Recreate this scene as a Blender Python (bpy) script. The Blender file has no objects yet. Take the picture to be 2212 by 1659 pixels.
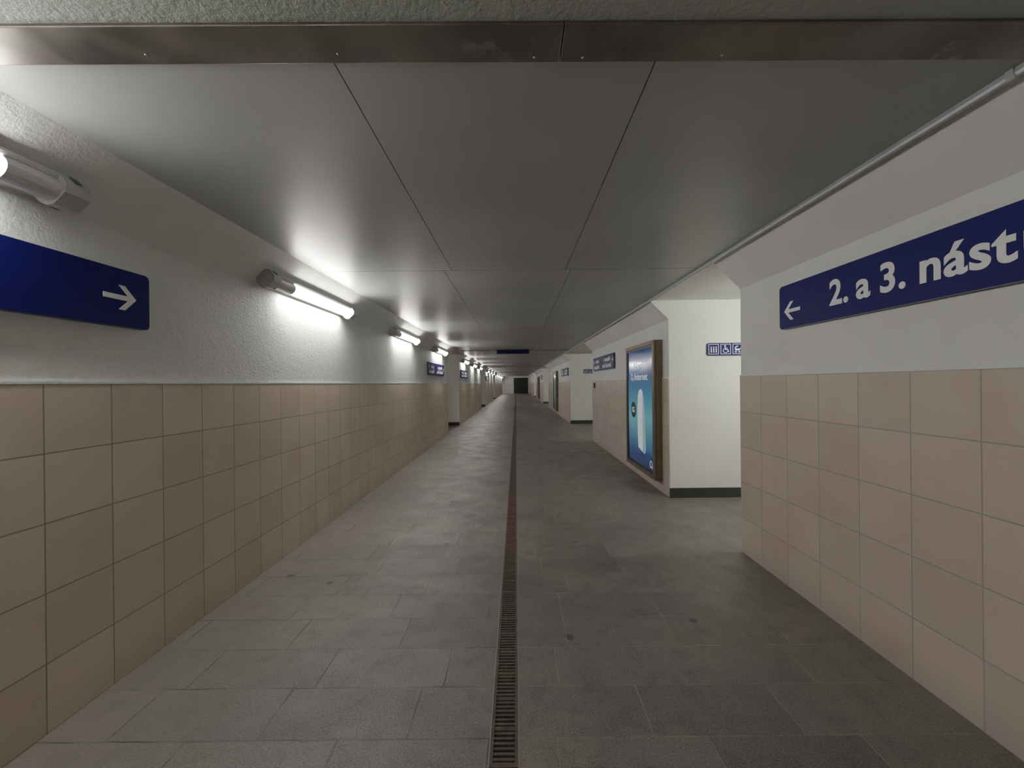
import bpy, bmesh, math, random
from mathutils import Vector, Matrix
random.seed(3)
C = bpy.context.scene.collection
XL, XR = -2.06, 1.98
ZCH, ZC = 2.307, 2.555
CH = 0.247
Y0, Y1 = -6.0, 60.0
XO = 6.5

# ---------------------------------------------------------------- materials
def new_mat(name):
    m = bpy.data.materials.new(name); m.use_nodes = True
    nt = m.node_tree
    b = nt.nodes['Principled BSDF']
    return m, nt, b
def lk(nt, a, b): nt.links.new(a, b)
def setin(nt, sock, v):
    if isinstance(v, bpy.types.NodeSocket): nt.links.new(v, sock)
    elif isinstance(v, (tuple, list)): sock.default_value = v if len(v) == len(sock.default_value) else tuple(v)+(1,)
    else: sock.default_value = v
def M(nt, op, a, b=None, c=None):
    n = nt.nodes.new('ShaderNodeMath'); n.operation = op
    setin(nt, n.inputs[0], a)
    if b is not None: setin(nt, n.inputs[1], b)
    if c is not None: setin(nt, n.inputs[2], c)
    return n.outputs[0]
def MR(nt, v, a, b, c, d):
    n = nt.nodes.new('ShaderNodeMapRange'); n.interpolation_type = 'SMOOTHSTEP'
    setin(nt, n.inputs[0], v)
    for i, x in enumerate((a, b, c, d)): setin(nt, n.inputs[i+1], x)
    return n.outputs[0]
def MIX(nt, f, a, b, mode='MIX'):
    n = nt.nodes.new('ShaderNodeMix'); n.data_type = 'RGBA'; n.blend_type = mode
    setin(nt, n.inputs[0], f); setin(nt, n.inputs[6], a); setin(nt, n.inputs[7], b)
    return n.outputs[2]
def NOISE(nt, scale, detail=4, rough=0.55, vec=None, col=False):
    n = nt.nodes.new('ShaderNodeTexNoise')
    n.inputs['Scale'].default_value = scale; n.inputs['Detail'].default_value = detail
    n.inputs['Roughness'].default_value = rough
    if vec is None: vec = pos(nt)
    nt.links.new(vec, n.inputs['Vector'])
    return n.outputs['Color' if col else 'Fac']
def pos(nt):
    if '_pos' in nt.nodes: return nt.nodes['_pos'].outputs['Position']
    n = nt.nodes.new('ShaderNodeNewGeometry'); n.name = '_pos'
    return n.outputs['Position']
def xyz(nt):
    n = nt.nodes.new('ShaderNodeSeparateXYZ'); nt.links.new(pos(nt), n.inputs[0]); return n.outputs
def BUMP(nt, b, h, strength, dist, normal=None):
    n = nt.nodes.new('ShaderNodeBump'); n.inputs['Strength'].default_value = strength
    n.inputs['Distance'].default_value = dist
    nt.links.new(h, n.inputs['Height'])
    if normal is not None: nt.links.new(normal, n.inputs['Normal'])
    nt.links.new(n.outputs[0], b.inputs['Normal']); return n.outputs[0]
def WN(nt, v, w=None):
    n = nt.nodes.new('ShaderNodeTexWhiteNoise'); n.noise_dimensions = '2D'
    c = nt.nodes.new('ShaderNodeCombineXYZ'); setin(nt, c.inputs[0], v)
    if w is not None: setin(nt, c.inputs[1], w)
    nt.links.new(c.outputs[0], n.inputs['Vector']); return n.outputs['Value']
def simple(name, col, rough=0.5, metal=0.0, noise=0.08, nscale=20, bump=0.0, spec=.5):
    m, nt, b = new_mat(name)
    nz = NOISE(nt, nscale)
    lo = tuple(max(0, c*(1-noise*2)) for c in col); hi = tuple(min(1, c*(1+noise*2)) for c in col)
    lk(nt, MIX(nt, nz, lo, hi), b.inputs['Base Color'])
    b.inputs['Roughness'].default_value = rough; b.inputs['Metallic'].default_value = metal
    b.inputs['Specular IOR Level'].default_value = spec
    if bump: BUMP(nt, b, NOISE(nt, nscale*4), bump, 0.004)
    return m
def grid(nt, c, phase, w, lw):
    f = M(nt, 'FRACT', M(nt, 'DIVIDE', M(nt, 'SUBTRACT', c, phase-50*w), w))
    d = M(nt, 'MULTIPLY', M(nt, 'MINIMUM', f, M(nt, 'SUBTRACT', 1.0, f)), w)
    return MR(nt, d, lw*0.45, lw*0.9, 1.0, 0.0)
def cell(nt, c, phase, w):
    return M(nt, 'FLOOR', M(nt, 'DIVIDE', M(nt, 'SUBTRACT', c, phase-50*w), w))

def plaster(name, col, bump=0.5, rough=.62, dist=.004):
    m, nt, b = new_mat(name)
    big = NOISE(nt, 0.9, 5); mid = NOISE(nt, 7, 6)
    c = MIX(nt, MR(nt, big, .35, .7, 0, 1), tuple(x*.93 for x in col), tuple(min(1, x*1.04) for x in col))
    c = MIX(nt, MR(nt, mid, .60, .8, 0, .35), c, tuple(x*.75 for x in col))
    c = MIX(nt, MR(nt, NOISE(nt, 1.7, 8, .7), .62, .70, 0, .4), c, (col[0]*.74, col[1]*.77, col[2]*.70))
    lk(nt, c, b.inputs['Base Color']); b.inputs['Roughness'].default_value = rough
    h = M(nt, 'ADD', NOISE(nt, 60, 5, .62), M(nt, 'MULTIPLY', NOISE(nt, 16, 3), .7))
    BUMP(nt, b, h, bump, dist)
    return m
MAT_PL = plaster('wall_plaster', (.79, .80, .775), .85, .62, .0055)
MAT_PLS = plaster('passage_plaster', (.84, .84, .80), .45)
MAT_PLR = plaster('rough_ceiling_plaster', (.38, .405, .36), .95, .7, .006)
def tiles(name, col, grout, ph, w, ztop, h):
    m, nt, b = new_mat(name)
    s = xyz(nt)
    g = M(nt, 'MAXIMUM', grid(nt, s[1], ph, w, .0043), grid(nt, s[2], ztop, h, .0043))
    r = WN(nt, cell(nt, s[1], ph, w), cell(nt, s[2], ztop, h))
    c = MIX(nt, r, tuple(x*.92 for x in col), tuple(x*1.05 for x in col))
    c = MIX(nt, MR(nt, NOISE(nt, 2.5, 6), .45, .75, 0, .45), c, (col[0]*.80, col[1]*.74, col[2]*.66))
    c = MIX(nt, MR(nt, NOISE(nt, 1.3, 9, .75), .60, .70, 0, .4), c, (col[0]*.70, col[1]*.66, col[2]*.60))
    c = MIX(nt, MR(nt, NOISE(nt, 120, 3, .7), .5, .75, 0, .3), c, tuple(x*.65 for x in col))
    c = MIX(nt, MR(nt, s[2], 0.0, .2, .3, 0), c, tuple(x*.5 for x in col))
    c = MIX(nt, g, c, grout)
    lk(nt, c, b.inputs['Base Color'])
    lk(nt, MR(nt, g, 0, 1, .45, .9), b.inputs['Roughness'])
    BUMP(nt, b, M(nt, 'SUBTRACT', M(nt, 'MULTIPLY', NOISE(nt, 70, 4, .65), .45), g), .3, 0.003)
    return m
MAT_TL = tiles('beige_tile_a', (.68, .57, .455), (.28, .25, .215), 1.775, .298, 1.518, .3036)
MAT_TR = tiles('beige_tile_b', (.56, .47, .40), (.33, .295, .26), 1.735, .312, 1.54, .308)

def ceiling_mat():
    m, nt, b = new_mat('painted_ceiling')
    c = MIX(nt, MR(nt, NOISE(nt, .8, 5), .3, .7, 0, 1), (.335, .345, .33), (.405, .415, .40))
    c = MIX(nt, MR(nt, NOISE(nt, 5, 7), .68, .8, 0, .25), c, (.22, .22, .21))
    lk(nt, c, b.inputs['Base Color'])
    b.inputs['Roughness'].default_value = .38
    BUMP(nt, b, M(nt, 'ADD', NOISE(nt, 120, 3), M(nt, 'MULTIPLY', NOISE(nt, 4, 2), 2)), .12, .003)
    return m
MAT_C = ceiling_mat()
MAT_SEAM = simple('joint_sealant', (.16, .16, .15), .7)
def floor_mat():
    m, nt, b = new_mat('granite_pavers')
    s = xyz(nt); W = .64; R = .298
    row = cell(nt, s[1], 2.03, R)
    side = M(nt, 'GREATER_THAN', s[0], -.065)
    off = WN(nt, row, side)
    wob = M(nt, 'MULTIPLY', M(nt, 'SUBTRACT', NOISE(nt, 6, 2), .5), .012)
    xx = M(nt, 'ADD', M(nt, 'ADD', s[0], wob), M(nt, 'MULTIPLY', off, W))
    yy = M(nt, 'ADD', s[1], wob)
    g = M(nt, 'MAXIMUM', grid(nt, yy, 2.03, R, .0050), grid(nt, xx, 0, W, .0050))
    r = WN(nt, cell(nt, xx, 0, W), cell(nt, yy, 2.03, R))
    a = MIX(nt, r, (.112, .104, .097), (.170, .156, .142))
    a = MIX(nt, MR(nt, NOISE(nt, .9, 6, .6), .38, .66, 0, .65), a, (.220, .194, .162))
    a = MIX(nt, MR(nt, NOISE(nt, 7, 8, .7), .45, .68, 0, .55), a, (.070, .065, .061))
    a = MIX(nt, MR(nt, NOISE(nt, 150, 3, .7), .5, .66, 0, .5), a, (.36, .33, .29))
    a = MIX(nt, MR(nt, NOISE(nt, 110, 3, .7), .36, .47, .65, 0), a, (.03, .029, .027))
    lit_left = MR(nt, M(nt, 'SUBTRACT', M(nt, 'MULTIPLY', s[0], -1), M(nt, 'MULTIPLY', NOISE(nt, 2, 4), .6)), .7, 1.75, 0, .45)  # lamp-lit left side of the floor, painted into the colour as a warm lightening
    a = MIX(nt, lit_left, a, (.25, .222, .178))
    v = nt.nodes.new('ShaderNodeTexVoronoi'); v.inputs['Scale'].default_value = 2.4
    vv = nt.nodes.new('ShaderNodeVectorMath'); vv.operation = 'ADD'
    nn = nt.nodes.new('ShaderNodeTexNoise'); nn.inputs['Scale'].default_value = 25; lk(nt, pos(nt), nn.inputs['Vector'])
    sc = nt.nodes.new('ShaderNodeVectorMath'); sc.operation = 'SCALE'; sc.inputs['Scale'].default_value = .03
    lk(nt, nn.outputs['Color'], sc.inputs[0]); lk(nt, pos(nt), vv.inputs[0]); lk(nt, sc.outputs[0], vv.inputs[1])
    lk(nt, vv.outputs[0], v.inputs['Vector'])
    a = MIX(nt, MR(nt, v.outputs['Distance'], .05, .085, .75, 0), a, (.025, .024, .023))
    gc = MIX(nt, side, (.05, .045, .039), (.25, .23, .185))
    gf = M(nt, 'MULTIPLY', g, MR(nt, NOISE(nt, 4, 5, .65), .38, .62, .05, .9))
    a = MIX(nt, gf, a, gc)
    lk(nt, a, b.inputs['Base Color'])
    lk(nt, MR(nt, NOISE(nt, 3, 5), .3, .7, .34, .52), b.inputs['Roughness'])
    BUMP(nt, b, M(nt, 'SUBTRACT', M(nt, 'MULTIPLY', NOISE(nt, 90, 5, .65), .9), g), .55, .004)
    return m
MAT_F = floor_mat()
MAT_BASE = simple('dark_granite', (.03, .032, .03), .35, 0, .3, 80)
def steel_mat():
    m, nt, b = new_mat('brushed_steel')
    c = MIX(nt, MR(nt, NOISE(nt, 2.2, 3), .35, .7, 0, 1), (.13, .115, .098), (.24, .215, .185))
    c = MIX(nt, MR(nt, NOISE(nt, 5, 7, .7), .58, .68, 0, .5), c, (.36, .345, .32))
    lk(nt, c, b.inputs['Base Color'])
    b.inputs['Metallic'].default_value = .7
    lk(nt, MR(nt, NOISE(nt, 6, 6), .35, .7, .3, .5), b.inputs['Roughness'])
    return m
MAT_STEEL = steel_mat()
MAT_SCREW = simple('screw_steel', (.36, .33, .30), .5, .5)
MAT_RAIL = simple('conduit_grey', (.40, .41, .425), .35, .2)
MAT_IRON = simple('cast_iron', (.090, .066, .052), .5, .3, .4, 30, .3)
MAT_RUST = simple('rusty_iron', (.12, .068, .048), .6, .3, .4, 25, .4)
MAT_CHAN = simple('channel_dark', (.012, .010, .009), .9)
MAT_HOUS = simple('fixture_grey', (.55, .55, .53), .4)
MAT_CAP = simple('cap_grey', (.50, .50, .48), .45)
MAT_CLIP = simple('clip_dark', (.10, .10, .095), .45)
MAT_DIM = simple('diffuser_plastic', (.66, .64, .66), .2)
MAT_BLUE = simple('sign_blue', (.001, .007, .105), .5, 0, .08, 4, 0, .15)
MAT_NAVY = simple('overhead_sign_navy', (.001, .003, .035), .5, 0, .08, 4, 0, .15)
MAT_BLUEE = simple('sign_rim', (.05, .06, .11), .4, .2)
MAT_BRONZE = simple('bronze_casing', (.165, .128, .085), .38, .4, .15, 8)
MAT_BLACK = simple('black_gasket', (.015, .015, .016), .4)
MAT_WHITE = simple('sign_white', (.85, .86, .87), .4, 0, .02)
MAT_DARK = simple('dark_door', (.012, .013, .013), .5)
def emis(name, col, s, base=(.8, .8, .8)):
    m, nt, b = new_mat(name)
    n = NOISE(nt, 3)
    lk(nt, MIX(nt, n, tuple(c*.97 for c in col), col), b.inputs['Emission Color'])
    b.inputs['Base Color'].default_value = (*base, 1)
    b.inputs['Emission Strength'].default_value = s
    return m
MAT_LAMP = emis('lit_tube', (1.0, .955, .92), 58)
MAT_LAMPW = emis('lit_tube_passage', (1.0, .99, .90), 82)
MAT_LAMPD = emis('lit_tube_stairs', (1.0, .97, .88), 14)

# ---------------------------------------------------------------- mesh helpers
def finish(name, bm, mats, parent=None, smooth=False, bevel=0):
    bmesh.ops.recalc_face_normals(bm, faces=bm.faces)
    me = bpy.data.meshes.new(name); bm.to_mesh(me); bm.free()
    for m in (mats if isinstance(mats, list) else [mats]): me.materials.append(m)
    ob = bpy.data.objects.new(name, me); C.objects.link(ob)
    if parent: ob.parent = parent
    if smooth:
        for p in me.polygons: p.use_smooth = True
    if bevel:
        md = ob.modifiers.new('bevel', 'BEVEL'); md.width = bevel; md.segments = 2; md.limit_method = 'ANGLE'
    return ob
def box(bm, x0, x1, y0, y1, z0, z1, mi=0):
    vs = [bm.verts.new(p) for p in ((x0,y0,z0),(x1,y0,z0),(x1,y1,z0),(x0,y1,z0),(x0,y0,z1),(x1,y0,z1),(x1,y1,z1),(x0,y1,z1))]
    for f in ((0,3,2,1),(4,5,6,7),(0,1,5,4),(1,2,6,5),(2,3,7,6),(3,0,4,7)):
        bm.faces.new([vs[i] for i in f]).material_index = mi
def prism(bm, pts, y0, y1, mi=0, f=None):
    f = f or (lambda a, y, b: (a, y, b))
    A = [bm.verts.new(f(p[0], y0, p[1])) for p in pts]; B = [bm.verts.new(f(p[0], y1, p[1])) for p in pts]
    n = len(pts)
    for i in range(n):
        bm.faces.new((A[i], A[(i+1) % n], B[(i+1) % n], B[i])).material_index = mi
    bm.faces.new(A).material_index = mi; bm.faces.new(B[::-1]).material_index = mi
def meta(ob, label, cat=None, kind=None, group=None):
    ob['label'] = label
    if cat: ob['category'] = cat
    if kind: ob['kind'] = kind
    if group: ob['group'] = group
    return ob
def empty(name, loc=(0,0,0), M4=None):
    e = bpy.data.objects.new(name, None); e.empty_display_size = .1; C.objects.link(e)
    if M4 is not None: e.matrix_world = M4
    else: e.location = loc
    return e

# ---------------------------------------------------------------- structure
bm = bmesh.new()
box(bm, -XO, -.127, Y0, Y1, -.2, 0); box(bm, -.003, XO, Y0, Y1, -.2, 0)
box(bm, -.127, -.003, Y0, Y1, -.2, -.09, 1)
meta(finish('floor', bm, [MAT_F, MAT_CHAN]), 'grey granite paver floor in running bond', 'floor', 'structure')

# ceiling with real panel joints, recessed sealant behind
bm = bmesh.new()
g = .004
box(bm, -XO, XO, Y0, Y1, ZC+.006, ZC+.2, 3)
box(bm, -XO, XO, Y0, 1.26, ZC, ZC+.0055, 1)
ys = [1.26, 3.81, 6.8, 9.9, 13.1, 17, 21, 25, 29, 33, 37, 41, 45, 50, 55, 60]
for i in range(len(ys)-1):
    a, b = ys[i]+g*1.2, ys[i+1]-g*1.2
    if i == 0: xs = [XL, -.585, .47, 1.74]
    else: xs = [XL, -.66, .52, 1.74]
    for k in range(3):
        box(bm, xs[k]+g*.6, xs[k+1]-g*.6, a, b, ZC, ZC+.0055)
    box(bm, 1.745, XO, a, b, ZC, ZC+.0055, 2)
    box(bm, -XO, XL-.005, a, b, ZC, ZC+.0055, 2)
meta(finish('ceiling', bm, [MAT_C, MAT_PLR, MAT_PLS, MAT_SEAM]), 'smooth grey painted concrete ceiling with panel joints', 'ceiling', 'structure')

def wall_seg(side, a, b):
    s = 1 if side == 'right' else -1
    X = XR if s > 0 else XL
    bm = bmesh.new()
    pts = [(X, 0), (X, ZCH), (X-s*CH, ZC), (s*XO, ZC), (s*XO, 0)]
    prism(bm, pts, a, b)
    bm.faces.ensure_lookup_table()
    for f in bm.faces:
        f.normal_update()
        if abs(f.normal.y) > .9: f.material_index = 1
    ob = finish('wall_'+side, bm, [MAT_PL, MAT_PLS])
    meta(ob, 'pale grey plastered subway wall with chamfered top', 'wall', 'structure')
    bm = bmesh.new()
    zt = 1.54 if s > 0 else 1.518
    x0, x1 = sorted((X, X-s*.012))
    box(bm, x0, x1, a+.001, b-.001, 0, zt, 0)
    box(bm, min(X, X-s*.014), max(X, X-s*.014), a+.001, b-.001, zt, zt+.012, 1)
    ob = finish('trim_1', bm, [MAT_TR if s > 0 else MAT_TL, MAT_PL])
    meta(ob, 'square beige wall tiles with grey grout', 'wall tiles', 'structure')
    return ob
RS = [(Y0, 3.605), (5.30, 10.6), (15.0, 25.0), (30.0, 41.0), (44.5, 60.0)]
LS = [(Y0, 12.3), (14.75, 24.0), (27.0, 37.0), (40.0, 60.0)]
for a, b in RS: wall_seg('right', a, b)
for a, b in LS: wall_seg('left', a, b)
def plain_box(name, dims, mat, label, cat, kind=None):
    bm = bmesh.new(); box(bm, *dims)
    return meta(finish(name, bm, mat), label, cat, kind)
plain_box('wall_back', (-XO, XO, Y0-.2, Y0, 0, ZC), MAT_PL, 'pale plastered wall closing the passage', 'wall', 'structure')
plain_box('wall_end', (-XO, XO, Y1, Y1+.2, 0, ZC), MAT_PLS, 'white wall at the end of the subway', 'wall', 'structure')
plain_box('wall_right', (XO, XO+.2, Y0, Y1, 0, ZC), MAT_PLS, 'pale wall closing the side passages', 'wall', 'structure')
plain_box('wall_left', (-XO-.2, -XO, Y0, Y1, 0, ZC), MAT_PLS, 'pale wall closing the side passages', 'wall', 'structure')
for a in (5.30, 15.0, 30.0, 44.5):
    plain_box('baseboard_right', (XR-.012, XO, a-.015, a, 0, .125), MAT_BASE, 'dark polished granite baseboard', 'baseboard', 'structure')
for a in (14.75, 27.0, 40.0):
    plain_box('baseboard_left', (-XO, XL+.012, a-.015, a, 0, .125), MAT_BASE, 'dark polished granite baseboard', 'baseboard', 'structure')
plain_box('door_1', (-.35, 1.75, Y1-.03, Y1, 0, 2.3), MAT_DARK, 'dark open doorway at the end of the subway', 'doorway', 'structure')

# ---------------------------------------------------------------- ceiling joint cover plates
def disc_pts(cx, cz, r, n=16): return [(cx+r*math.cos(2*math.pi*i/n), cz+r*math.sin(2*math.pi*i/n)) for i in range(n)]
def cover(x0, x1, yc, screws, w=.142, rot=.006):
    e = empty('joint_cover_plate', (0, yc, ZC))
    e.rotation_euler = (0, 0, rot)
    bm = bmesh.new(); box(bm, x0, x1, -w/2, w/2, -.012, -.0005)
    finish('plate', bm, MAT_STEEL, e, bevel=.003)
    for sx, sy in screws:
        bm = bmesh.new()
        bmesh.ops.create_cone(bm, cap_ends=True, segments=14, radius1=.0025, radius2=.0048, depth=.003, matrix=Matrix.Translation((sx, sy, -.0135)))
        finish('screw', bm, MAT_SCREW, e)
    meta(e, 'brownish brushed steel cover strip over ceiling joint', 'cover strip', group='ceiling joint cover strips')
cover(-1.80, .150, 1.262, [(-1.15, .03), (-.55, .032), (.07, .05)])
cover(.153, 1.735, 1.262, [(.225, .052), (.67, .045)])
for yy in (13.1, 25.0, 37.0, 50.0): cover(-1.80, 1.69, yy, [], .16, 0)

e = empty('cable_conduit', (1.715, 1.34, ZC-.021))
bm = bmesh.new()
prism(bm, [(-.012, .02), (-.014, .002), (-.010, -.008), (-.004, -.012), (.004, -.012), (.010, -.008), (.014, .002), (.012, .02)], 0, 23.5)
finish('conduit_body', bm, MAT_RAIL, e)
for k in range(8):
    bm = bmesh.new(); prism(bm, [(-.018, .02), (-.018, -.003), (-.010, -.015), (.010, -.015), (.018, -.003), (.018, .02)], .05+k*3, .075+k*3)
    finish('clamp', bm, MAT_RAIL, e)
meta(e, 'long light grey cable conduit running along ceiling edge', 'cable conduit')

# ---------------------------------------------------------------- drain
def grate_mesh(mat, nm, L=.996):
    bm = bmesh.new()
    box(bm, -.058, -.044, 0, L, -.02, .001); box(bm, .044, .058, 0, L, -.02, .001)
    n = 41; p = L/n
    for i in range(n):
        w = .5 if i % 7 else .85
        box(bm, -.044, .044, i*p+p*(1-w)/2, i*p+p*(1+w)/2, -.018, -.001)
    bmesh.ops.recalc_face_normals(bm, faces=bm.faces)
    me = bpy.data.meshes.new(nm); bm.to_mesh(me); bm.free(); me.materials.append(mat); return me
gm, sm = grate_mesh(MAT_IRON, 'drain_grate'), grate_mesh(MAT_RUST, 'drain_grate_rusty')
y = .6
while y < 59:
    rusty = 3.5 < y < 5.5
    ob = bpy.data.objects.new('drain_grate', sm if rusty else gm); C.objects.link(ob)
    ob.location = (-.065, y, 0)
    meta(ob, 'rusty red-brown iron slotted drain grate in floor channel' if rusty else 'dark cast iron slotted drain grate in floor channel', 'drain grate', group='floor drain channel grates')
    y += 1.0
for s, x0 in ((-1, -.127), (1, -.0068)):
    plain_box('trim_2', (x0, x0+.0036, Y0, Y1, -.03, .0015), MAT_SCREW, 'thin steel edging of drain channel', 'steel edging', 'structure')

# ---------------------------------------------------------------- fluorescent fixtures
LF = 1.70
def fix_local(flip, a, y, b):
    return (a, (LF-y) if flip else y, b)
def arc(w, d0, d1, n=10):
    pts = [(-w/2, d0)]
    for i in range(n+1):
        t = math.pi*(1-i/n); pts.append((w/2*math.cos(t)*.98, d0+.006+(d1-d0-.006)*math.sin(t)**.8 if 0 < i < n else d0+.006))
    pts.append((w/2, d0)); return pts
def fixture_meshes(flip, lamp):
    F = lambda a, y, b: fix_local(flip, a, y, b)
    out = []
    def fin(name, bm, mats, smooth=False):
        bmesh.ops.recalc_face_normals(bm, faces=bm.faces)
        me = bpy.data.meshes.new(name); bm.to_mesh(me); bm.free()
        for m in mats: me.materials.append(m)
        out.append((name, me))
    dim = .30 if flip else .36
    bm = bmesh.new()
    prism(bm, [(-.052, .001), (-.066, .014), (-.066, .038), (-.054, .045), (.054, .045), (.066, .038), (.066, .014), (.052, .001)], .10, LF-.10, 0, F)
    fin('housing', bm, [MAT_HOUS])
    bm = bmesh.new()
    prism(bm, arc(.100, .045, .100), .115, dim, 0, F); fin('diffuser_end', bm, [MAT_DIM])
    bm = bmesh.new(); prism(bm, arc(.066, .045, .094), dim+.0005, LF-.115, 0, F); fin('diffuser', bm, [lamp])
    for (a, b2) in ((.0, .115), (LF-.115, LF)):
        bm = bmesh.new()
        prism(bm, [(-.055, .0005), (-.071, .02), (-.071, .058), (-.060, .088), (-.035, .106), (.035, .106), (.060, .088), (.071, .058), (.071, .02), (.055, .0005)], a+.0125 if a == 0 else a, b2 if a == 0 else b2-.0125, 0, F)
        lo, hi = (a, a+.0125) if a == 0 else (b2-.0125, b2)
        prism(bm, [(-.05, .004), (-.060, .03), (-.055, .07), (-.03, .094), (.03, .094), (.055, .07), (.060, .03), (.05, .004)], lo, hi, 0, F)
        fin('end_cap', bm, [MAT_CAP])
        m0 = (a+b2)/2
        for sg in (-1, 1):
            bm = bmesh.new()
            prism(bm, [(sg*.076, .028), (sg*.076, .062), (sg*.0712, .066), (sg*.0712, .024)], m0-.014, m0+.014, 0, F)
            fin('clip', bm, [MAT_CLIP])
    return out
FM = {(f, k): fixture_meshes(f, lm) for f in (False, True) for k, lm in (('m', MAT_LAMP), ('p', MAT_LAMPW), ('d', MAT_LAMPD))}
def fixture(loc, axes, flip=False, kind='m', label='grey weatherproof fluorescent batten light on wall chamfer'):
    A, Yv, B = [Vector(v).normalized() for v in axes]
    m = Matrix((A, Yv, B)).transposed().to_4x4(); m.translation = Vector(loc)
    e = empty('fluorescent_light', M4=m)
    for nm, me in FM[(flip, kind)]:
        o = bpy.data.objects.new(nm, me); C.objects.link(o); o.parent = e
    meta(e, label, 'light fixture', group='fluorescent lights along the subway')
s = .07
LX, LZ = XL+s, ZCH+s*(ZC-ZCH)/CH
fars = [-.9, 1.84, 4.9, 8.2, 11.5, 16.7, 20.0, 23.3, 29.5, 33.0, 36.5, 42.5, 46.5, 50.5, 54.5, 58.5]
for fy in fars:
    fixture((LX, fy-LF, LZ), ((1, 0, 1), (0, 1, 0), (1, 0, -1)), flip=(fy < 2),
            label='grey weatherproof fluorescent batten light, tube dark at one end' if fy < 2 else 'lit fluorescent batten light on wall chamfer')
for yy, xx in ((3.605, 2.5), (10.6, 2.6), (25.0, 2.6), (41.0, 2.6)):
    fixture((xx, yy, 2.35), ((0, 0, -1), (1, 0, 0), (0, 1, 0)), kind='p', label='lit fluorescent batten light on side passage wall')
for yy, xx in ((12.3, -4.6), (24.0, -4.6), (37.0, -4.6)):
    fixture((xx, yy, 2.35), ((0, 0, -1), (1, 0, 0), (0, 1, 0)), kind='d', label='lit fluorescent batten light on side passage wall')

# ---------------------------------------------------------------- signs
class Fr:
    def __init__(s, o, U, V):
        s.o = Vector(o); s.U = Vector(U); s.V = Vector(V); s.N = s.U.cross(s.V)
    def p(s, u, v, n=0): return s.o+s.U*u+s.V*v+s.N*n
    def mat(s, u, v, n):
        m = Matrix((s.U, s.V, s.N)).transposed().to_4x4(); m.translation = s.p(u, v, n); return m
def rrect(w, h, r, n=6, cx=0, cy=0):
    pts = []
    for (sx, sy, a0) in ((1, 1, 0), (-1, 1, 90), (-1, -1, 180), (1, -1, 270)):
        for i in range(n+1):
            a = math.radians(a0+90*i/n)
            pts.append((cx+sx*(w/2-r)+r*math.cos(a), cy+sy*(h/2-r)+r*math.sin(a)))
    return pts
def flat(bm, fr, pts, n0, n1, mi=0):
    A = [bm.verts.new(fr.p(a, b, n0)) for a, b in pts]; B = [bm.verts.new(fr.p(a, b, n1)) for a, b in pts]
    k = len(pts)
    for i in range(k): bm.faces.new((A[i], A[(i+1) % k], B[(i+1) % k], B[i])).material_index = mi
    bm.faces.new(A[::-1]).material_index = mi; bm.faces.new(B).material_index = mi
def stroke(bm, fr, pts, t, n0, n1, mi=0):
    for (a, b), (c, d) in zip(pts[:-1], pts[1:]):
        L = math.hypot(c-a, d-b); ux, uy = (c-a)/L, (d-b)/L; px, py = -uy*t/2, ux*t/2
        flat(bm, fr, [(a+px, b+py), (a-px, b-py), (c-px, d-py), (c+px, d+py)], n0, n1, mi)
def ring(bm, fr, cx, cy, r, t, n0, n1, a0=0, a1=360, n=24, mi=0, sy=1):
    for i in range(n):
        def q(rr, j):
            a = math.radians(a0+(a1-a0)*j/n); return (cx+rr*math.cos(a), cy+sy*rr*math.sin(a))
        flat(bm, fr, [q(r-t/2, i), q(r+t/2, i), q(r+t/2, i+1), q(r-t/2, i+1)], n0, n1, mi)
def arrow(bm, fr, cx, cy, L, H, t, d, n0, n1):
    h = H/2; q = t*1.35
    T = (L/2, 0); U1 = (L/2-h, h); U2 = (L/2-h-q, h); I1 = (L/2-q-t/2, t/2); I2 = (L/2-q-t/2, -t/2); D2 = (L/2-h-q, -h); D1 = (L/2-h, -h)
    S1 = (-L/2, t/2); S2 = (-L/2, -t/2)
    for P in ([T, U1, U2, I1], [T, I1, I2], [T, I2, D2, D1], [I1, S1, S2, I2]):
        P = [(cx+d*a, cy+b) for a, b in P]
        if d < 0: P = P[::-1]
        flat(bm, fr, P, n0, n1)
    bmesh.ops.remove_doubles(bm, verts=bm.verts, dist=1e-5)
    seen = {}
    bm.verts.index_update()
    for f in list(bm.faces):
        k = tuple(sorted(v.index for v in f.verts))
        seen.setdefault(k, []).append(f)
    bmesh.ops.delete(bm, geom=[f for l in seen.values() if len(l) > 1 for f in l], context='FACES_ONLY')
def text(fr, body, u, v, n, cap, width=None, parent=None, mat=MAT_WHITE, bold=.012, align='LEFT'):
    cu = bpy.data.curves.new('t', 'FONT'); cu.body = body; cu.size = 1; cu.extrude = .004; cu.offset = bold; cu.resolution_u = 5
    cu.space_character = 1.0 + bold*1.5
    o = bpy.data.objects.new('t', cu); C.objects.link(o)
    dg = bpy.context.evaluated_depsgraph_get(); dg.update()
    me = bpy.data.meshes.new_from_object(o.evaluated_get(dg))
    bpy.data.objects.remove(o)
    me.materials.clear(); me.materials.append(mat)
    xs = [vv.co.x for vv in me.vertices]
    sy = cap/.70
    sx = sy if width is None else width/(max(xs)-min(xs))
    x0 = min(xs)
    for vv in me.vertices: vv.co = ((vv.co.x-x0)*sx, vv.co.y*sy, vv.co.z*.35)
    me.name = 'lettering'
    ob = bpy.data.objects.new('lettering', me); C.objects.link(ob)
    ob.matrix_world = fr.mat(u, v, n)
    if parent: ob.parent = parent; ob.matrix_parent_inverse = parent.matrix_world.inverted()
    return ob
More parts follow.
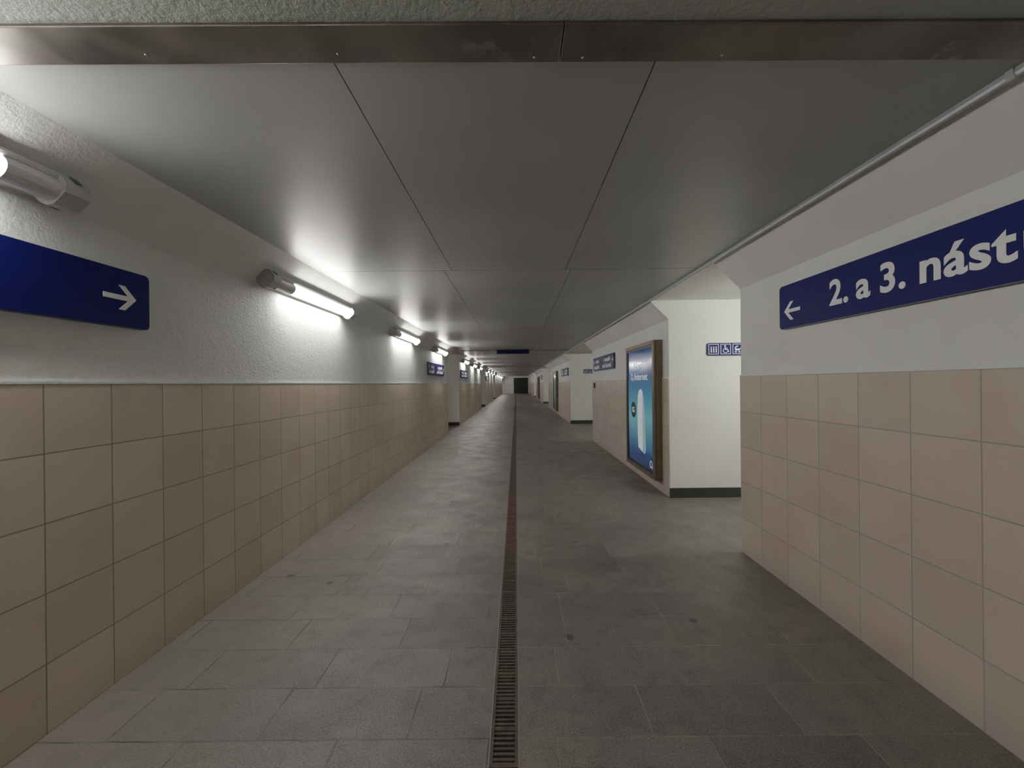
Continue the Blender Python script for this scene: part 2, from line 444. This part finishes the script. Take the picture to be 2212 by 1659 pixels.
def sign(fr, w, h, label, t=.035, r=.026, name='direction_sign'):
    e = empty(name, fr.p(w/2, 0, 0)); bpy.context.view_layer.update()
    def par(o):
        o.parent = e; o.matrix_parent_inverse = Matrix.Translation(-e.location); return o
    bm = bmesh.new(); flat(bm, fr, rrect(w, h, r, cx=w/2, cy=h/2), .0005, t-.003); par(finish('rim', bm, MAT_BLUEE))
    bm = bmesh.new(); flat(bm, fr, rrect(w-.006, h-.006, r, cx=w/2, cy=h/2), t-.003, t); par(finish('panel', bm, MAT_BLUE))
    meta(e, label, 'sign')
    return e, par
RW = lambda y, z: Fr((XR, y, z), (0, -1, 0), (0, 0, 1))
LW = lambda y, z: Fr((XL, y, z), (0, 1, 0), (0, 0, 1))
FW = lambda x, yy, z: Fr((x, yy, z), (1, 0, 0), (0, 0, 1))

fr = RW(3.02, 1.872); t = .035
e, par = sign(fr, 2.9, .312, 'dark blue platform sign, 2. a 3. nástupiště, white arrow')
bm = bmesh.new(); arrow(bm, fr, .140, .122, .165, .130, .024, -1, t, t+.002); par(finish('arrow', bm, MAT_WHITE))
B = .026
text(fr, '2.', .485, .090, t+.0005, .148, .142, e, bold=B)
text(fr, 'a', .683, .090, t+.0005, .148, .094, e, bold=B)
text(fr, '3.', .838, .090, t+.0005, .148, .142, e, bold=B)
text(fr, 'nást', 1.052, .090, t+.0005, .148, .385, e, bold=B)
text(fr, 'upiště', 1.456, .090, t+.0005, .148, .57, e, bold=B)
fr = LW(.35, 1.812)
e, par = sign(fr, 1.92, .298, 'dark blue direction sign with white arrow on plaster wall')
bm = bmesh.new(); arrow(bm, fr, 1.75, .150, .175, .125, .025, 1, t, t+.002); par(finish('arrow', bm, MAT_WHITE))

def two_line(fr, w, h):
    e, par = sign(fr, w, h, 'blue two-line station direction sign with white arrows')
    text(fr, 'východ', .32, h-.135, t+.0005, .085, None, e, bold=.025)
    text(fr, '1. nástupiště', w-.98, h-.135, t+.0005, .085, .68, e, bold=.025)
    text(fr, 'nástupiště', .10, .05, t+.0005, .085, .62, e, bold=.025)
    text(fr, 'směr Šlechtitelů', w-1.08, .05, t+.0005, .085, .86, e, bold=.025)
    bm = bmesh.new(); arrow(bm, fr, w-.12, h*.6, .14, .12, .022, 1, t, t+.002); par(finish('arrow', bm, MAT_WHITE))
    bm = bmesh.new(); arrow(bm, fr, .13, h*.68, .14, .12, .022, -1, t, t+.002); par(finish('arrow', bm, MAT_WHITE))
two_line(RW(10.3, 1.775), 2.15, .32)
two_line(RW(17.6, 1.775), 2.15, .30)
two_line(LW(9.45, 1.72), 2.1, .30)
two_line(LW(15.1, 1.72), 2.0, .30)
two_line(LW(27.5, 1.72), 2.0, .30)
two_line(RW(32.8, 1.775), 2.0, .30)

def picto(fr, w=.72, h=.162):
    e, par = sign(fr, w, h, 'blue pictogram sign with lift, wheelchair and pram symbols', t=.02, name='pictogram_sign')
    tt = .02; S = .125
    def sq(cx):
        bm = bmesh.new(); c = h/2
        for d in ((-1, 0), (1, 0)): stroke(bm, fr, [(cx+d[0]*S/2, c-S/2), (cx+d[0]*S/2, c+S/2)], .006, tt, tt+.0015)
        for d in (-1, 1): stroke(bm, fr, [(cx-S/2-.003, c+d*S/2), (cx+S/2+.003, c+d*S/2)], .006, tt, tt+.0018)
        return bm, c
    x = .085
    bm, c = sq(x)
    for dx in (-.032, 0, .032):
        flat(bm, fr, disc_pts(x+dx, c+.026, .008), tt, tt+.002)
        stroke(bm, fr, [(x+dx, c+.014), (x+dx, c-.045)], .014, tt, tt+.002)
    par(finish('pictogram', bm, MAT_WHITE))
    x = .24
    bm, c = sq(x)
    flat(bm, fr, disc_pts(x-.008, c+.042, .010), tt, tt+.002)
    stroke(bm, fr, [(x-.008, c+.03), (x-.004, c-.005), (x+.025, c-.005), (x+.038, c-.04)], .011, tt, tt+.002)
    stroke(bm, fr, [(x-.006, c+.013), (x+.02, c+.013)], .007, tt, tt+.0021)
    ring(bm, fr, x-.004, c-.02, .028, .007, tt, tt+.0022, 110, 340)
    par(finish('pictogram', bm, MAT_WHITE))
    x = .395
    bm, c = sq(x)
    flat(bm, fr, [(x-.04, c+.005), (x-.03, c-.018), (x+.02, c-.018), (x+.035, c+.005)], tt, tt+.002)
    ring(bm, fr, x-.002, c+.008, .028, .014, tt, tt+.0021, 80, 180, 10)
    stroke(bm, fr, [(x+.03, c+.004), (x+.05, c+.03)], .006, tt, tt+.002)
    for dx in (-.025, .02): ring(bm, fr, x+dx, c-.036, .009, .007, tt, tt+.002, n=12)
    par(finish('pictogram', bm, MAT_WHITE))
    bm = bmesh.new(); arrow(bm, fr, .58, h/2, .10, .09, .018, 1, tt, tt+.002); par(finish('arrow', bm, MAT_WHITE))
picto(FW(2.465, 5.30, 1.832))
picto(FW(2.465, 15.0, 1.832))
bm = bmesh.new(); box(bm, -.60, .42, 12.85, 12.93, 2.43, 2.5545)
o = finish('hanging_sign', bm, MAT_NAVY, bevel=.006); meta(o, 'slim dark blue overhead sign box under the ceiling', 'sign')

# ---------------------------------------------------------------- advertising light box
def poster_mat(name, k):
    m, nt, b = new_mat(name)
    s = xyz(nt)
    r = nt.nodes.new('ShaderNodeValToRGB')
    f = MR(nt, s[2], .25, 1.98, 0, 1); nt.nodes[-1].interpolation_type = 'LINEAR'
    el = r.color_ramp.elements
    el[0].position = 0; el[0].color = (.003, .02, .08, 1)
    el[1].position = 1; el[1].color = (.008, .04, .15, 1)
    for p, c in ((.10, (.005, .04, .15, 1)), (.2, (.02, .14, .26, 1)), (.42, (.11, .34, .42, 1)), (.62, (.05, .21, .34, 1)), (.8, (.012, .075, .22, 1))):
        q = el.new(p); q.color = c
    lk(nt, f, r.inputs[0])
    lk(nt, r.outputs[0], b.inputs['Emission Color']); b.inputs['Emission Strength'].default_value = k
    lk(nt, r.outputs[0], b.inputs['Base Color']); b.inputs['Roughness'].default_value = .12
    return m
MAT_POST = poster_mat('poster_print', .4)
MAT_POSTD = poster_mat('poster_print_dim', .03)
MAT_PW = emis('poster_white', (.75, .88, .92), .3, (.66, .74, .77))
MAT_PG = emis('poster_shade', (.38, .60, .70), .22, (.34, .48, .54))
MAT_PB = simple('poster_black', (.012, .02, .03), .3)
MAT_PD = emis('poster_deep_blue', (.01, .06, .2), .3, (.02, .05, .12))
def lightbox(fr, W=1.40, H=1.905, T=.125, art=True, label='bronze framed advertising light box with blue illuminated poster'):
    e = empty('advertising_light_box', fr.p(W/2, 0, 0)); bpy.context.view_layer.update()
    def par(o):
        o.parent = e; o.matrix_parent_inverse = Matrix.Translation(-e.location); return o
    bm = bmesh.new()
    flat(bm, fr, rrect(W, H, .008, 2, W/2, H/2), .0005, T-.035)
    par(finish('casing', bm, MAT_BRONZE, bevel=.003))
    bm = bmesh.new(); fw = .055
    for (a, b, c, d) in ((0, fw, 0, H), (W-fw, W, 0, H), (fw, W-fw, 0, fw), (fw, W-fw, H-fw, H)):
        flat(bm, fr, [(a, c), (b, c), (b, d), (a, d)], T-.030, T)
    par(finish('door_frame', bm, MAT_BRONZE, bevel=.004))
    bm = bmesh.new()
    flat(bm, fr, [(.012, .012), (W-.012, .012), (W-.012, H-.012), (.012, H-.012)], T-.035, T-.030)
    g2 = fw+.035
    for (a, b, c, d) in ((fw, g2, fw, H-fw), (W-g2, W-fw, fw, H-fw), (g2, W-g2, fw, g2), (g2, W-g2, H-g2, H-fw)):
        flat(bm, fr, [(a, c), (b, c), (b, d), (a, d)], T-.030, T-.008)
    par(finish('gasket', bm, MAT_BLACK))
    n = T-.0195
    bm = bmesh.new(); flat(bm, fr, [(g2, g2), (W-g2, g2), (W-g2, H-g2), (g2, H-g2)], T-.030, n)
    par(finish('poster', bm, MAT_POST if art else MAT_POSTD))
    if art:
        Z = lambda z: z-fr.o.z
        cx = W*.53
        bm = bmesh.new()
        pts = [(cx+x, Z(z)) for x, z in ((-.12, .50), (.19, .44), (.235, .50), (.20, .95), (.15, 1.27), (.10, 1.36), (.02, 1.395), (-.07, 1.37), (-.125, 1.28), (-.15, 1.1), (-.145, .7))]
        flat(bm, fr, pts, n, n+.002)
        par(finish('printed_router', bm, MAT_PW))
        bm = bmesh.new()
        pts = [(cx+x, Z(z)) for x, z in ((.10, .46), (.19, .44), (.235, .50), (.20, .95), (.15, 1.27), (.10, 1.36), (.09, 1.3), (.11, 1.0))]
        flat(bm, fr, pts, n+.002, n+.003); ring(bm, fr, cx+.0, Z(1.24), .03, .008, n+.002, n+.003)
        stroke(bm, fr, [(cx+.0, Z(.60)), (cx+.03, Z(.60))], .03, n+.002, n+.003)
        par(finish('printed_router_shading', bm, MAT_PG))
        bm = bmesh.new(); flat(bm, fr, disc_pts(W*.27, Z(1.06), .125, 28), n, n+.003); par(finish('printed_badge', bm, MAT_PB))
        text(fr, '5G', W*.27-.07, Z(1.02), n+.003, .085, .14, e, MAT_PW)
        text(fr, 'Nový', W*.30, Z(1.70), n, .115, .46, e, MAT_PW, .008)
        text(fr, 'O', W*.17, Z(1.53), n, .105, .105, e, MAT_PW, .008)
        text(fr, '2', W*.17+.11, Z(1.51), n, .05, .04, e, MAT_PW, .008)
        text(fr, 'Internet', W*.17+.205, Z(1.53), n, .105, .64, e, MAT_PW, .008)
        bm = bmesh.new()
        for r, a in ((.2, .9), (.3, .8), (.42, .7), (.5, .6)):
            ring(bm, fr, W*.5, Z(.43), r, .018, n, n+.0012, 150, 390 if r < .45 else 375, 30, sy=.28)
        par(finish('printed_ripples', bm, MAT_PD))
        bm = bmesh.new(); ring(bm, fr, W-.20, Z(.345), .045, .013, n, n+.002); par(finish('printed_logo', bm, MAT_PW))
        text(fr, '2', W-.15, Z(.29), n, .035, .03, e, MAT_PW, .006)
    meta(e, label, 'light box')
lightbox(RW(6.93, .165))
lightbox(RW(20.6, .165), art=False, label='bronze framed advertising light box with dark blue poster')
lightbox(RW(35.6, .165), art=False, label='bronze framed advertising light box with dark blue poster')
e = empty('wall_socket', (XR-.012, 10.25, 1.36))
bm = bmesh.new(); box(bm, -.03, 0, -.05, .05, 0, .13); finish('box', bm, MAT_BLACK, e, bevel=.005)
bm = bmesh.new(); box(bm, -.034, -.0302, -.035, .035, .04, .09); finish('cover_flap', bm, MAT_CAP, e)
meta(e, 'small black electrical socket box on tiled wall', 'socket')
e = empty('notice_board', (-1.1, Y1, 1.2))
bm = bmesh.new(); box(bm, -.6, .6, -.03, -.001, 0, 1.0); finish('frame', bm, MAT_HOUS, e)
bm = bmesh.new(); box(bm, -.55, .55, -.034, -.0302, .05, .95); finish('sheet', bm, MAT_WHITE, e)
meta(e, 'white framed notice board on end wall', 'notice board')

# ---------------------------------------------------------------- world, camera
w = bpy.data.worlds.new('w'); bpy.context.scene.world = w; w.use_nodes = True
w.node_tree.nodes['Background'].inputs[0].default_value = (.5, .55, .6, 1)
w.node_tree.nodes['Background'].inputs[1].default_value = .02
cam = bpy.data.cameras.new('camera'); co = bpy.data.objects.new('camera', cam); C.objects.link(co)
cam.sensor_width = 36; cam.lens = 885/2212*36; cam.clip_start = .02; cam.clip_end = 200
cam.shift_x = -9/2212; cam.shift_y = -1.5/2212
m = Matrix.Rotation(math.radians(90), 4, 'X') @ Matrix.Rotation(-.0105, 4, 'Z')
m.translation = (0, 0, 1.5); co.matrix_world = m
bpy.context.scene.camera = co
vs = bpy.context.scene.view_settings
vs.view_transform = 'Standard'; vs.exposure = 0; vs.gamma = 1.0
vs.use_curve_mapping = True
cm = vs.curve_mapping
cm.white_level = (2.5, 2.5, 2.5)
cm.use_clip = True
c = cm.curves[3]
c.points[0].location = (0, 0); c.points[1].location = (1, 1)
for p in ((.04, .115), (.1, .262), (.2, .43), (.4, .66), (.7, .86)): c.points.new(*p)
cm.update()
